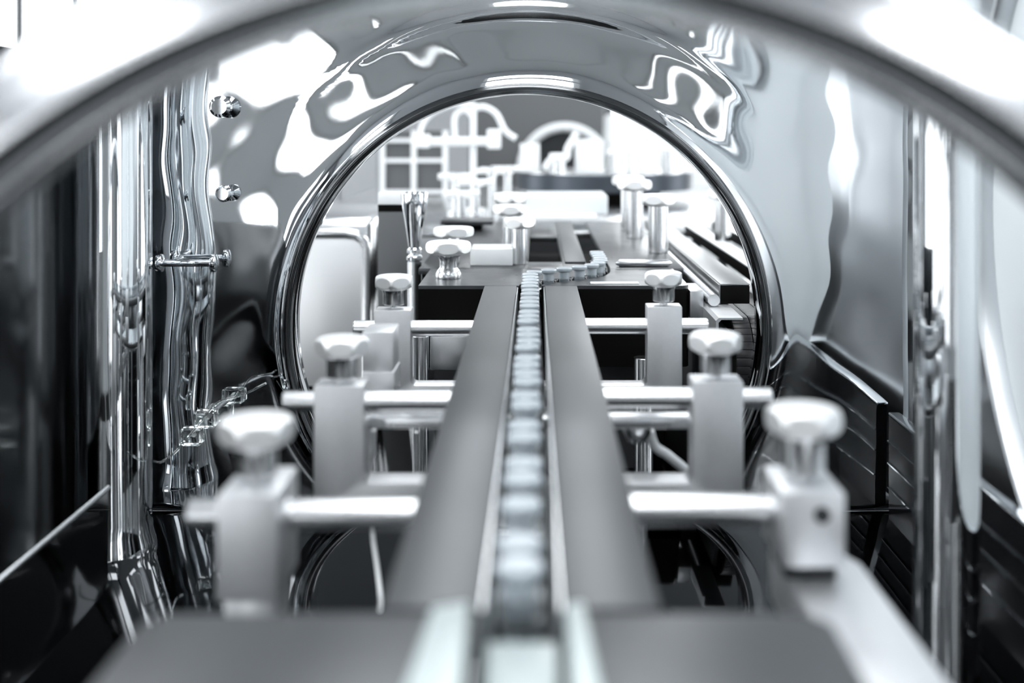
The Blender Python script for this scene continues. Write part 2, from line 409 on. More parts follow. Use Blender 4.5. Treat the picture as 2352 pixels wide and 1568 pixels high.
# ------------------------------------------------------------ clamp knobs and brackets
def knob_bm(R=0.0148, sides=6, rot=0.0, H=0.0112):
    """rounded hexagonal knob: a full round rim cut by six flats, so every flat shows as an oval"""
    bm = B(); p = [(0, 0), (R*0.58, 0.0), (R*0.62, H*0.03), (R*0.78, H*0.10)]
    n = 18; rr = 0.42*H
    for k in range(n+1):
        a = -math.radians(72)+math.radians(162)*k/n
        c, s_ = math.cos(a), math.sin(a)
        p.append((R-rr+rr*(abs(c)**0.75)*(1 if c > 0 else -1), H*0.56+H*0.44*(abs(s_)**0.85)*(1 if s_ > 0 else -1)))
    p += [(R*0.5, H*1.0), (0, H*1.0+0.0001)]
    add_lathe(bm, p, seg=144, clampr=R*0.90, sides=sides, rot=rot)
    return bm
def add_knob(parent, x, y, ztop, rot, neck_h=0.0108, stud=0.0028, R=0.0148, neck=0.0082, mat_='knob'):
    """a hexagonal clamp knob standing at ztop"""
    k = obj('clamp_knob', knob_bm(R, 6, rot), mat_, parent, sharp=17)
    k.location = (x, y, ztop+stud+neck_h)
    bm = B(); add_lathe(bm, [(neck*0.9, 0), (neck, 0.0006), (neck, neck_h-0.002), (neck*1.12, neck_h+0.0003)], seg=40)
    n_ = obj('neck', bm, 'rod', k); n_.location = (0, 0, -neck_h)
    bm = B(); add_lathe(bm, [(0.0030, -0.003), (0.0030, stud+0.0002)], seg=20)
    s_ = obj('stud', bm, 'steel', k); s_.location = (0, 0, -neck_h-stud)
    return k
def bracket(lx0, lx1, rx0, rx1, topL, topR, ubot, Yf, dep, rots, label):
    """U shaped clamp bracket: pixel measures of the front face at depth Yf"""
    X = lambda p: (p-1230)*Yf/F
    Z = lambda p: CZ-(p-290)*Yf/F
    e = thing('clamp_bracket', label, 'clamp bracket', (0, 0, 0), 0, 'U-shaped clamp brackets under the rails')
    zt = (Z(topL), Z(topR)); zu = Z(ubot); r = 0.004
    zq = zu-0.0155
    pts = [(X(lx0), zq), (X(lx0), zt[0]), (X(lx1), zt[0])]
    for k in range(6):
        a = math.pi+math.pi/2*k/5; pts.append((X(lx1)+r+r*math.cos(a), zu+r+r*math.sin(a)))
    for k in range(6):
        a = -math.pi/2+math.pi/2*k/5; pts.append((X(rx0)-r+r*math.cos(a), zu+r+r*math.sin(a)))
    pts += [(X(rx0), zt[1]), (X(rx1), zt[1]), (X(rx1), zq)]
    obj('support_leg', add_box(B(), -0.026, 0.018, Yf+0.001, Yf+dep-0.001, BZ, zq-0.0001, 0.0006), 'brushed', e)
    bm = B(); add_prism(bm, pts, Yf, Yf+dep, 0.0008, axis='y')
    obj('u_frame', bm, 'alu', e)
    yc = Yf+dep/2
    add_knob(e, (X(lx0)+X(lx1))/2, yc, zt[0], rots[0]); add_knob(e, (X(rx0)+X(rx1))/2, yc, zt[1], rots[1])
    return yc
y_far = bracket(860, 943, 1487, 1567, 712, 704, 885, 0.842, 0.018, (0.52, 0.30), 'sharp grey U-shaped clamp bracket just in front of the black block')
y_mid = bracket(720, 835, 1592, 1708, 886, 877, 1110, 0.617, 0.020, (0.12, 0.10), 'grey U-shaped clamp bracket in the middle, between the near posts and the farthest bracket')

def rod(px0, px1, py, Y, r, label, bore=False):
    x0 = (px0-1230)*Y/F; x1 = (px1-1230)*Y/F; z = CZ-(py-290)*Y/F
    bm = B(); L = x1-x0
    pr = [(0, 0.0)] if not bore else [(0, 0.008), (r*0.5, 0.008), (r*0.5, 0.0)]
    add_lathe(bm, pr+[(r-0.001, 0), (r, 0.001), (r, L-0.001), (r-0.001, L), (0, L)], loc=(x0, Y, z), seg=40, axis='x')
    o = obj('guide_rod', bm, 'rod'); tag(o, label, 'rod', 'round cross rods holding the rails')
def foot(Y):
    return
rod(812, 1150, 754, y_far, 0.0060, 'round steel cross rod through the left post of the farthest bracket')
rod(1290, 1626, 749, y_far, 0.0060, 'round steel cross rod through the right post of the farthest bracket')
rod(650, 1110, 922, y_mid, 0.0058, 'round steel cross rod through the left post of the middle bracket')
rod(1310, 1772, 914, y_mid, 0.0058, 'round steel cross rod through the right post of the middle bracket')
rod(432, 1050, 1181, 0.4465, 0.0059, 'thick blurred near cross rod through the left near post, its bored end showing')
rod(1340, 1800, 1171, 0.4465, 0.0059, 'thick blurred near cross rod ending in the right near post')

# near left post
Yn = 0.428
e = thing('clamp_post', 'tall blurred grey clamp post with knob at the near left of the line', 'clamp post', (0, 0, 0), 0, 'near clamp posts')
X = lambda p: (p-1230)*Yn/F
Z = lambda p: CZ-(p-290)*Yn/F
obj('block', add_box(B(), X(497), X(636), Yn, Yn+0.038, Z(1385), Z(1138), 0.0012), 'alu', e)
obj('stem', add_box(B(), X(508), X(628), Yn+0.004, Yn+0.030, BZ, Z(1385)-0.0001, 0.001), 'brushed', e)
add_knob(e, X(566)-0.0010, Yn+0.019, Z(1138), 0.30)
# near right post
e = thing('clamp_post', 'blurred pale square clamp block with small hole, near right on the long bar', 'clamp post', (0, 0, 0), 0, 'near clamp posts')
bm = add_box(B(), X(1795), X(1943), Yn, Yn+0.036, Z(1306), Z(1132), 0.0012)
obj('block', bm, 'alu', e)
b2 = B(); add_lathe(b2, [(0.0030, 0), (0.0030, 0.0012)], loc=(X(1888), Yn-0.0011, Z(1182)), seg=24, axis='y')
obj('screw_hole', b2, 'darkgrey', e)
obj('foot', add_box(B(), X(1812), X(1930), Yn+0.006, Yn+0.030, Z(1306)-0.0060, Z(1306)-0.0001), 'darkgrey', e)
add_knob(e, X(1866)+0.001, Yn+0.018, Z(1132), 0.82, neck_h=0.014)
# long pale bar under the right post
zb = Z(1306)-0.0062; hb = CZ-zb
e = thing('side_bar', 'broad pale grey bar running from the bottom right corner to under the right clamp block', 'bar')
pts = [(0.560*hb, 0.294), (0.560*hb, 0.470), (0.700*hb, 0.470), (0.745*hb, 0.450), (0.745*hb, 0.294)]
obj('bar', add_prism(B(), pts, zb-0.022, zb, 0.0012), 'alu', e)
for y in (0.32, 0.44): obj('leg', add_box(B(), 0.60*hb, 0.70*hb, y-0.01, y+0.01, BZ, zb-0.0222), 'brushed', e)

# ------------------------------------------------------------ black block with the vial channel
Y0, Y1 = 1.0, 1.119
path = [(-0.0045, 0.99), (-0.0045, 1.003), (0.000, 1.017), (0.013, 1.028), (0.030, 1.042), (0.046, 1.056), (0.057, 1.074), (0.0625, 1.10), (0.0635, 1.13), (0.0625, 1.20)]
sp = smoothpath([Vector((x, y, 0)) for x, y in path], 8)
def offset(pts, d):
    out = []
    for i, p in enumerate(pts):
        t = (pts[min(i+1, len(pts)-1)]-pts[max(i-1, 0)]).normalized(); out.append(p+Vector((-t.y, t.x, 0))*d)
    return out
W = 0.0098
Lp = [p for p in offset(sp, W) if Y0 < p.y < Y1]; Rp = [p for p in offset(sp, -W) if Y0 < p.y < Y1]
left_poly = [(-0.103, Y0), (Lp[0].x, Y0)]+[(p.x, p.y) for p in Lp]+[(Lp[-1].x, Y1), (-0.103, Y1)]
right_poly = [(Rp[0].x, Y0), (0.129, Y0), (0.133, Y0+0.002), (0.135, Y0+0.006), (0.135, Y1), (Rp[-1].x, Y1)]+[(p.x, p.y) for p in reversed(Rp)]
e = thing('transfer_block', 'black block with grey top plate and curved vial channel beyond the rails', 'machine block')
bm = B(); add_prism(bm, left_poly, DZ-0.003, DZ, 0.0); add_prism(bm, right_poly, DZ-0.003, DZ, 0.0)
obj('top_plate', bm, 'plate', e)
bm = B(); add_prism(bm, left_poly, BT-0.026, DZ-0.0031); add_prism(bm, right_poly, BT-0.026, DZ-0.0031)
obj('black_body', bm, 'black', e)
fl = [(p.x, p.y) for p in offset(sp, W-0.0004) if Y0+0.0005 < p.y < Y1-0.0005]; fr_ = [(p.x, p.y) for p in offset(sp, -W+0.0004) if Y0+0.0005 < p.y < Y1-0.0005]
obj('channel_floor', add_prism(B(), fl+fr_[::-1], BT-0.026, BT), 'belt', e)
obj('pedestal', add_box(B(), -0.06, 0.09, 1.02, 1.10, BZ, BT-0.0262), 'darkgrey', e)
bm = add_box(B(), 0.049, 0.092, 1.010, 1.022, DZ+0.0001, DZ+0.0006)
tag(obj('paper_label', bm, 'white'), 'small white rectangular label lying on the top plate right of the curved vials', 'label')

# ------------------------------------------------------------ vials
def make_vial():
    r = 0.0091; H = 0.0465
    bm = B()
    prof = [(0, 0), (r-0.001, 0), (r, 0.0012), (r, 0.030), (r-0.0012, 0.0335), (0.0062, 0.0365), (0.0060, 0.040), (0.0075, 0.0410), (0.0076, 0.0450), (0.0070, H),
            (0.0052, H), (0.0050, 0.040), (0.0054, 0.0365), (r-0.0022, 0.0328), (r-0.0011, 0.030), (r-0.0011, 0.0020), (0, 0.0016)]
    add_lathe(bm, prof, seg=36)
    return bm
def stopper_bm():
    bm = B(); H = 0.0465
    add_lathe(bm, [(0, H-0.004), (0.0046, H-0.004), (0.0048, H-0.001), (0.0049, H+0.0060), (0.0068, H+0.0066), (0.0072, H+0.0072), (0.0072, H+0.0092), (0.0066, H+0.0099), (0.0030, H+0.0099), (0, H+0.0096)], seg=36)
    return bm
ords = ['first', 'second', 'third', 'fourth', 'fifth', 'sixth', 'seventh', 'eighth', 'ninth', 'tenth', 'eleventh', 'twelfth', 'thirteenth', 'fourteenth', 'fifteenth', 'sixteenth', 'seventeenth', 'eighteenth', 'nineteenth', 'twentieth']
def ordinal(n):
    if n < 20: return ords[n]
    t = ['twenty', 'thirty', 'forty'][(n+1)//10-2]; u = (n+1) % 10
    return (t+'-'+ords[u-1]) if u else {30: 'thirtieth', 40: 'fortieth'}[n+1]
proto = None
def put_vial(x, y, label, group):
    global proto
    if proto is None:
        proto = thing('vial', label, 'vial', (x, y, BT+0.0002), 0, group)
        g = obj('glass_body', make_vial(), 'glass', proto, sharp=50)
        s = obj('stopper', stopper_bm(), 'rubber', proto, sharp=40)
        s['label'] = 'grey rubber stopper half pressed in'
        return proto
    r = proto.copy(); C.objects.link(r); r.location = (x, y, BT+0.0002); r.rotation_euler = (0, 0, random.random()*6)
    for ch in list(proto.children):
        c = ch.copy(); C.objects.link(c); c.parent = r
    r['label'] = label; r['group'] = group
    return r
y = 0.336; n = 0
gaps = {1: .018, 2: .010, 4: .019, 6: .018, 8: .012, 10: .002, 12: .014, 14: .002, 16: .013, 19: .008, 22: .004, 24: .004}
while y < 0.992:
    put_vial(-0.0045+random.uniform(-0.0005, 0.0005), y, 'grey-stoppered glass vial in the straight row between the rails, %s from the near end' % ordinal(n), 'vials in the straight row')
    y += 0.0185+gaps.get(n, 0.0); n += 1
# curved part
d = 0.0; acc = 0.0; k = 0; last = None
pts = sp; s = 0.0; need = max(0, y-0.99)
cum = [0]
for a, b in zip(pts, pts[1:]): cum.append(cum[-1]+(b-a).length)
dist = need
while True:
    i = next((q for q in range(1, len(cum)) if cum[q] >= dist), None)
    if i is None: break
    t = (dist-cum[i-1])/(cum[i]-cum[i-1]); p = pts[i-1].lerp(pts[i], t)
    if p.y > 1.19: break
    put_vial(p.x, p.y, 'grey-stoppered glass vial in the curved channel beyond the rails, %s along the curve' % ordinal(k), 'vials in the curved channel')
    dist += 0.0185; k += 1

# ------------------------------------------------------------ more parts of the brackets and the block
br = [o for o in C.objects if o.name.startswith('clamp_bracket')]
mid = br[1]
ym = 0.6372
def bp(x0, y0, x1, y1, Y, dep, bev=0.0, bm=None):
    """box whose front face spans the given image rectangle at depth Y"""
    bm = bm or B()
    X0, Z1 = XZ(x0, y0, Y); X1, Z0 = XZ(x1, y1, Y)
    return add_box(bm, X0, X1, Y, Y+dep, Z0, Z1, bev)
obj('tie_bar', bp(836, 961, 1596, 985, ym, 0.016, 0.0006), 'rod', mid)
tb = [o for o in C.objects if o.name == 'transfer_block'][0]
obj('sensor_box', bp(988, 772, 1082, 850, 0.93, 0.069, 0.0008), 'brushed', tb)
obj('corner_post', bp(1585, 668, 1616, 730, 1.00, 0.05, 0.0005), 'brushed', tb)
e = thing('stacked_block', 'plain grey rectangular block behind the middle left knob, with a seam', 'block')
obj('upper_block', bp(832, 762, 903, 853, 0.70, 0.03, 0.0006), 'alu', e)
X0, Zs = XZ(832, 853, 0.70); X1 = XZ(906, 853, 0.70)[0]
obj('lower_block', add_box(B(), X0, X1, 0.699, 0.73, CZ-0.1748, Zs-0.0001, 0.0006), 'alu', e)
obj('link_plate', add_box(B(), X0+0.001, X0+0.012, 0.6534, 0.6989, CZ-0.1745, CZ-0.1700, 0.0004), 'alu', e)
def post(px, r, y_top, Y, label, m='rod', cat='post', collar=None, nm='support_post'):
    x, z = XZ(px, y_top, Y)
    e = thing(nm, label, cat, (x, Y, BZ))
    obj('shaft', add_lathe(B(), [(r-0.0006, 0), (r, 0.0006), (r, z-BZ-0.0006), (r-0.0006, z-BZ)], seg=32), m, e)
    if collar: obj('collar', add_lathe(B(), [(r*1.0, collar), (r*1.6, collar+0.0004), (r*1.6, collar+0.014), (r, collar+0.0144)], seg=32), 'knob', e)
    return e
post(966, 0.0068, 770, 0.925, 'thick round steel support post behind the left side of the farthest bracket')
post(957, 0.0020, 990, 0.70, 'thin round rod with collar under the left rail behind the tie bar', collar=0.052)
post(1478, 0.0085, 820, 0.97, 'short round steel post seen in the dark gap below the black block', 'steel')
tag(obj('white_tube', add_tube(B(), smoothpath([P(853, 986, .662), P(852, 1040, .664), P(852, 1120, .664), P(856, 1225, .655), P(866, 1300, .64), P(874, 1372, .62), P(872, 1400, .60)], 6), [0.0030]*7+[0.0016]*30, 12), 'white'), 'thin white hose hanging below the tie bar left of the rails', 'hose')
tag(obj('white_tube', add_tube(B(), smoothpath([P(1492, 990, .664), P(1505, 1025, .666), P(1540, 1050, .668), P(1590, 1100, .67), P(1600, 1180, .67)], 6), 0.0028, 12), 'white'), 'bent white hose behind the right side of the middle bracket', 'hose')
bm = add_lathe(B(), [(0.006, 0), (0.0085, 0.006), (0.0085, 0.0118), (0.003, 0.012)], loc=(XZ(1465, 1010, .664)[0], .665, XZ(1465, 1014, .664)[1]), seg=28)
tag(obj('nozzle', bm, 'steel'), 'small bright conical nozzle under the tie bar right of the rails', 'nozzle')

# ------------------------------------------------------------ fittings on the tunnel panel
YP = PY+0.0105
x, z = XZ(432, 603, 0.89); e = thing('spool_bar', 'small spool-shaped chrome handle on the panel left of the opening', 'handle', (x, 0.887, z))
L = 62*0.89/F
obj('grip', add_lathe(B(), [(0.0028, -L), (0.0028, L)], seg=24, axis='x'), 'chrome', e)
for sg in (-1, 1):
    obj('flange', add_lathe(B(), [(0.0035, -0.001), (0.0068, 0), (0.0072, 0.002), (0.0068, 0.004), (0.0035, 0.005)], loc=(sg*L-0.002, 0, 0), seg=28, axis='x'), 'chrome', e)
    obj('mount', add_tube(B(), [(sg*(L-0.006), 0, 0), (sg*(L-0.006), 0.026, 0)], 0.002, 12), 'chrome', e)
for (px, py, r, lab) in ((505, 245, 0.0085, 'upper small round chrome knob on the panel between the column and the opening'), (513, 445, 0.0065, 'lower small round chrome knob on the panel between the column and the opening')):
    x, z = XZ(px, py, 0.89)
    bm = add_lathe(B(), [(0, 0), (r*0.7, 0), (r, 0.003), (r, 0.008), (r*0.5, 0.011), (r*0.45, 0.025)], loc=(x, 0.887, z), seg=32, axis='y')
    tag(obj('round_fitting', bm, 'chrome'), lab, 'knob', 'small knobs on the left panel')
for (px, py, lab) in ((466, 967, 'upper of the two small clear clips low on the left panel'), (434, 1007, 'lower of the two small clear clips low on the left panel')):
    x, z = XZ(px, py, 0.86); e = thing('clear_clip', lab, 'clip', (x, 0.86, z), 0, 'clear clips on the left panel')
    obj('body', add_box(B(), -0.008, 0.008, 0, 0.016, -0.006, 0.006, 0.0015), 'clear', e)
    obj('pin', add_lathe(B(), [(0.002, 0), (0.002, 0.034)], loc=(0.0, 0.0155, 0), seg=16, axis='y'), 'steel', e)
tag(obj('thin_cable', add_tube(B(), smoothpath([P(350, 1058, .80), P(372, 1060, .83), P(410, 1030, .845), P(455, 975, .853), P(500, 925, .858), P(560, 905, .87), P(610, 880, .895)], 6), 0.0009, 8), 'clear'), 'thin clear hose running from the left column past the clear clips', 'hose')

# ------------------------------------------------------------ rear deck behind the black block
e = thing('rear_deck', 'grey machined deck with a black square well and dark slot behind the black block', 'deck')
RY = 1.1210
bm = B()
zt = DZ; zb2 = DZ-0.006
def slab(x0, x1, y0, y1): add_box(bm, x0, x1, y0, y1, zb2, zt, 0.0004)
slab(-0.115, -0.0077, RY, 1.68); slab(-0.0077, 0.0275, RY, 1.175); slab(-0.0077, 0.0275, 1.44, 1.68)
slab(0.0275, 0.052, RY, 1.68); slab(0.0735, 0.146, RY, 1.68)
obj('top_plate', bm, 'plate', e)
bm = B(); slab2 = add_box(bm, -0.112, 0.142, RY+0.001, 1.675, BT-0.03, BT)
obj('black_bed', bm, 'black', e)
bm = B()
for (x0, x1) in ((-0.112, -0.100), (0.132, 0.142)): add_box(bm, x0, x1, RY+0.002, 1.67, BT+0.0001, zb2)
obj('side_wall', bm, 'black', e)
obj('channel_strip', add_box(B(), 0.0300, 0.0510, 1.16, 1.66, DZ+0.0001, DZ+0.0022, 0.0004), 'rail', e)
for x in (-0.09, 0.12):
    for y in (1.16, 1.6): obj('leg', add_box(B(), x-0.012, x+0.012, y-0.012, y+0.012, BZ, BT-0.0302), 'darkgrey', e)

def knob_post(px, ytop, kw, pw, ybase, label, x_level=0.14, mt='steel', rot=None, hpx=None):
    Y = x_level*F/(ybase-290); x = (px-1230)*Y/F; H = x_level-(ytop-290)*Y/F
    e = thing('knob_post', label, 'knob post', (x, Y, CZ-x_level), 0, 'tall posts with hexagonal knobs')
    R = kw/2*Y/F; r = pw/2*Y/F; kh = R*0.62
    obj('post', add_lathe(B(), [(r-0.0006, 0), (r, 0.0006), (r, H-kh-0.0002)], seg=36), mt, e)
    k = obj('clamp_knob', knob_bm(R, 6, random.random() if rot is None else rot, kh), 'knob', e, sharp=17); k.location = (0, 0, H-kh)
    return e
knob_post(1193, 500, 78, 38, 606, 'knob post on the rear deck right behind the white box, nearest of the left posts')
knob_post(1172, 470, 80, 34, 566, 'knob post second in line behind the white box, left of centre')
knob_post(1171, 443, 82, 32, 540, 'hindmost knob post left of centre, behind two similar ones')
knob_post(1512, 446, 86, 46, 580, 'thick knob post on the right of the rear deck, nearest of the right posts')
knob_post(1457, 413, 80, 40, 546, 'tall knob post just left of the thick right post')
knob_post(1443, 404, 76, 34, 529, 'knob post hidden mostly behind the tall right post, its knob peeking out left')
tag(obj('white_box', bp(1080, 571, 1178, 610, 1.145, 0.045, 0.0012), 'white'), 'small white rectangular box on the rear deck beside the knob post', 'box')
tag(obj('round_bar', add_lathe(B(), [(0.0015, 0), (0.0036, 0.004), (0.0036, 0.052), (0.001, 0.056)], loc=(0.080, 1.135, DZ+0.0036), seg=24, axis='x'), 'rod'), 'small polished round bar lying on the rear deck right of the vials', 'bar')
def spool(px, Y, label):
    x = (px-1230)*Y/F; e = thing('spool_clamp', label, 'knob', (x, Y, DZ+0.0001), 0, 'spool knobs on the black block')
    obj('spool_base', add_lathe(B(), [(0.0118, 0), (0.0120, 0.0008), (0.0118, 0.0045), (0.0100, 0.0072), (0.0082, 0.0095), (0.0080, 0.0150), (0.0094, 0.0190), (0.0120, 0.0212)], seg=48), 'rod', e)
    k = obj('clamp_knob', knob_bm(0.0212, 6, 0.05, 0.0125), 'knob', e, sharp=17); k.location = (0, 0, 0.0213)
spool(1030, 1.052, 'large hexagonal knob on a waisted spool standing on the black block at left')
x = (1042-1230)*1.16/F; e = thing('spool_clamp', 'second large hexagonal knob just behind the front left spool knob', 'knob', (x, 1.16, DZ+0.0001), 0, 'spool knobs on the black block')
obj('spool_base', add_lathe(B(), [(0.006, 0), (0.006, 0.0268)], seg=36), 'rod', e)
k = obj('clamp_knob', knob_bm(0.0210, 6, 0.3, 0.0105), 'knob', e, sharp=17); k.location = (0, 0, 0.0269)

# ------------------------------------------------------------ left background: slab, funnel, vessel
e = thing('upright_slab', 'upright dark grey slab with white cap and black stripe left of the funnel', 'slab')
Ys = 1.28; x0, zc_ = XZ(868, 442, Ys); x1, z1 = XZ(942, 470, Ys); z2 = XZ(868, 486, Ys)[1]
obj('cap', add_box(B(), x0, x1, Ys, Ys+0.02, z1, zc_, 0.0008), 'white', e)
obj('stripe', add_box(B(), x0, x1, Ys, Ys+0.02, z2, z1-0.0001), 'black', e)
obj('slab_body', add_box(B(), x0, x1, Ys, Ys+0.02, BZ, z2-0.0001, 0.0008), 'frame', e)
Yf = 1.20; x, z = XZ(952, 442, Yf); h = z-BZ; k = Yf/F
e = thing('funnel_column', 'chrome funnel narrowing down onto a round post, beside the dark upright slab', 'funnel', (x, Yf, BZ))
obj('funnel', add_lathe(B(), [(27*k, h-0.004), (30*k, h), (31*k, h-0.001), (29*k, h-0.012), (20*k, h-80*k), (14*k, h-124*k)], seg=48), 'chrome', e)
obj('ring_joint', add_lathe(B(), [(12*k, h-124.5*k), (17*k, h-130*k), (17*k, h-138*k), (13*k, h-142*k), (18*k, h-147*k), (18*k, h-154*k), (14*k, h-158*k)], seg=48), 'chrome', e)
obj('post', add_lathe(B(), [(16*k, 0), (16*k, h-158.5*k)], seg=40), 'rod', e)
Yv = 1.32; e = thing('inspection_door', 'bright rounded steel housing with a raised frame at left inside the round opening', 'housing')
x0, z1 = XZ(560, 500, Yv); x1, z0 = XZ(862, 900, Yv)
bm = B(); add_box(bm, x0, x1, Yv, Yv+0.25, BZ, z1, 0.012, 4); obj('housing', bm, 'rod', e)
pts = [(x1-0.010, BZ+0.01), (x1-0.010, z1-0.036), (x1-0.0135, z1-0.026), (x1-0.022, z1-0.020), (x1-0.034, z1-0.018), (x0+0.03, z1-0.018)]
obj('door_frame', add_tube(B(), [(px_, Yv-0.001, pz_) for px_, pz_ in pts], 0.0065, 14), 'rod', e)
obj('door_face', add_box(B(), x0+0.02, x1-0.016, Yv-0.003, Yv-0.0002, BZ+0.005, z1-0.024, 0.001), 'knob', e)

# ------------------------------------------------------------ right background: side transport
e = thing('side_transport', 'long dark-ended steel bar with round rail and angle bracket running back on the right', 'transport frame')
obj('dark_bar', add_box(B(), 0.1626, 0.1883, 1.0, 1.69, CZ-0.1560, CZ-0.1400, 0.0008), 'black', e)
obj('bar_cover', add_box(B(), 0.1626, 0.1883, 1.0005, 1.69, CZ-0.1399, CZ-0.1385, 0.0003), 'bar', e)
obj('side_cover', add_box(B(), 0.1610, 0.1625, 1.0, 1.69, CZ-0.1560, CZ-0.1390, 0.0003), 'bar', e)
obj('round_rail', add_tube(B(), [(0.1545, 0.985, CZ-0.1505), (0.1545, 1.69, CZ-0.1505)], 0.0052, 24), 'rod', e)
zl = CZ-0.1560
pr = [(0.1475, zl-0.0165), (0.1475, zl-0.003), (0.1500, zl-0.0005), (0.1695, zl-0.0005), (0.1695, zl-0.0022), (0.1520, zl-0.0022), (0.1497, zl-0.0045), (0.1497, zl-0.0165)]
obj('angle_bracket', add_prism(B(), pr, 0.93, 1.02, 0.0, axis='y'), 'alu', e)
for y in (1.1, 1.62): obj('leg', add_box(B(), 0.153, 0.1645, y-0.01, y+0.01, BZ, CZ-0.1561), 'darkgrey', e)
# flat top chain conveyor
e = thing('chain_conveyor', 'black flat-top chain conveyor curling down at the right edge of the opening', 'conveyor')
Rc = 0.040; zc = CZ-0.166-Rc; yc = 1.0
lk = B(); pin = B()
arc = []
n_top = 58
step = 0.0070
for i in range(n_top): arc.append((yc+step*(n_top-i), zc+Rc, 0.0))
na = int(math.pi*Rc/step)
for i in range(na+1):
    a = i*step/Rc; arc.append((yc-Rc*math.sin(a), zc+Rc*math.cos(a), a))
for (yy, zz, a) in arc:
    for c in range(3):
        t = bmesh.new(); add_box(t, 0.170+c*0.0155, 0.1848+c*0.0155, -step*0.475, step*0.475, -0.004, 0, 0.0004)
        bmesh.ops.transform(t, matrix=Matrix.Translation((0, yy, zz)) @ Matrix.Rotation(a, 4, 'X'), verts=t.verts)
        join(lk, t)
obj('link_chain', lk, 'chain' if 'chain' in M else 'darkgrey', e)
obj('drum', add_lathe(B(), [(0.0, 0), (Rc-0.0045, 0), (Rc-0.0045, 0.044), (0, 0.044)], loc=(0.171, yc, zc), seg=48, axis='x'), 'black', e)
obj('bed', add_box(B(), 0.172, 0.214, yc+0.038, 1.42, zc-0.02, zc+Rc-0.0046), 'black', e)
obj('side_plate', add_box(B(), 0.1655, 0.1690, yc-0.01, 1.42, BZ, zc+Rc-0.012), 'frame', e)
# outer bars
def long_bar(x0, x1, y0, y1, z, m, label):
    e = thing('outer_bar', label, 'bar')
    obj('bar', add_box(B(), x0, x1, y0, y1, z-0.014, z-0.0015, 0.0005), 'black', e)
    obj('bar_cover', add_box(B(), x0, x1, y0, y1, z-0.0014, z, 0.0003), m, e)
    for y in (y0+0.05, y1-0.05): obj('leg', add_box(B(), (x0+x1)/2-0.005, (x0+x1)/2+0.005, y-0.01, y+0.01, BZ, z-0.0141), 'darkgrey', e)
long_bar(0.222, 0.242, 1.0, 1.69, CZ-0.146, 'white', 'white-topped dark bar right beyond the dark-ended steel bar')
long_bar(0.262, 0.276, 1.2, 1.69, CZ-0.140, 'steel', 'outermost thin steel-topped bar at the right edge of the opening')
Yk = 1.45; x = (1660-1230)*Yk/F
e = thing('knob_post', 'pale knob post standing alone at the far right, cut by the opening edge', 'knob post', (x, Yk, CZ-0.146), 0, 'tall posts with hexagonal knobs')
obj('post', add_lathe(B(), [(0.0105, 0), (0.0105, 0.052)], seg=36), 'steel', e)
k_ = obj('clamp_knob', knob_bm(0.020, 6, 0.2, 0.012), 'knob', e, sharp=17); k_.location = (0, 0, 0.0521)

# ------------------------------------------------------------ far background: table, turntable, station
e = thing('rear_table', 'pale steel table in the far background under the turntable', 'table')
TZ = CZ-0.158
obj('table_top', add_box(B(), -0.42, 0.62, 1.70, 2.98, TZ-0.008, TZ, 0.001), 'steel', e)
for x in (-0.38, 0.58):
    for y in (1.76, 2.9): obj('leg', add_box(B(), x-0.02, x+0.02, y-0.02, y+0.02, BZ, TZ-0.0081), 'brushed', e)
tx, ty, tR = 0.145, 2.42, 0.185
e = thing('turntable', 'large dark-rimmed round turntable in the background', 'turntable', (tx, ty, TZ))
obj('rim', add_lathe(B(), [(tR, 0.026), (tR+0.002, 0.028), (tR+0.002, 0.060), (tR, 0.0619), (0, 0.0619)], seg=96), 'turn', e)
obj('disc', add_lathe(B(), [(0, 0.062), (tR-0.002, 0.062), (tR-0.002, 0.0640), (0, 0.0640)], seg=96), 'steel', e)
obj('hub', add_lathe(B(), [(0.12, 0), (0.12, 0.0259)], seg=64), 'black', e)
TT = TZ+0.0641
def onbox(x0, y0, x1, Y, dep, m, label, nm='white_block', grp=None, base=TT):
    X0, Z1 = XZ(x0, y0, Y); X1 = XZ(x1, y0, Y)[0]
    return tag(obj(nm, add_box(B(), X0, X1, Y, Y+dep, base+0.0001, Z1, 0.002), m), label, 'block', grp)
onbox(1194, 330, 1240, 2.32, 0.04, 'white', 'left white block standing on the turntable', grp='white blocks on the turntable')
onbox(1322, 320, 1386, 2.30, 0.05, 'white', 'larger white block standing on the turntable right of the lever', grp='white blocks on the turntable')
def cyl(px, ytop, wpx, Y, m, label, base=TT, nm='fitting', cat='fitting', grp='cylindrical fittings on the turntable'):
    x, z = XZ(px, ytop, Y); r = wpx/2*Y/F; h = z-base
    e = thing(nm, label, cat, (x, Y, base+0.0001), 0, grp)
    obj('body', add_lathe(B(), [(r*1.15, 0), (r*1.15, h*0.15), (r, h*0.16), (r, h*0.72), (r*0.94, h*0.73)], seg=28), m, e)
    obj('cap', add_lathe(B(), [(r*0.6, h*0.731), (r*0.65, h*0.8), (r*1.2, h*0.82), (r*1.2, h*0.97), (r, h), (0, h)], seg=28), 'knob', e)
cyl(1282, 352, 34, 2.28, 'steel', 'low steel fitting under the slanting lever')
cyl(1408, 345, 28, 2.33, 'steel', 'thin steel fitting just right of the larger white block')
cyl(1447, 338, 24, 2.36, 'rod', 'narrow steel fitting third from the right on the turntable')
cyl(1486, 300, 42, 2.40, 'white', 'tallest white fitting on the right half of the turntable')
cyl(1536, 335, 30, 2.42, 'steel', 'steel fitting second from the right on the turntable')
cyl(1582, 345, 26, 2.45, 'knob', 'rightmost small fitting at the turntable edge')
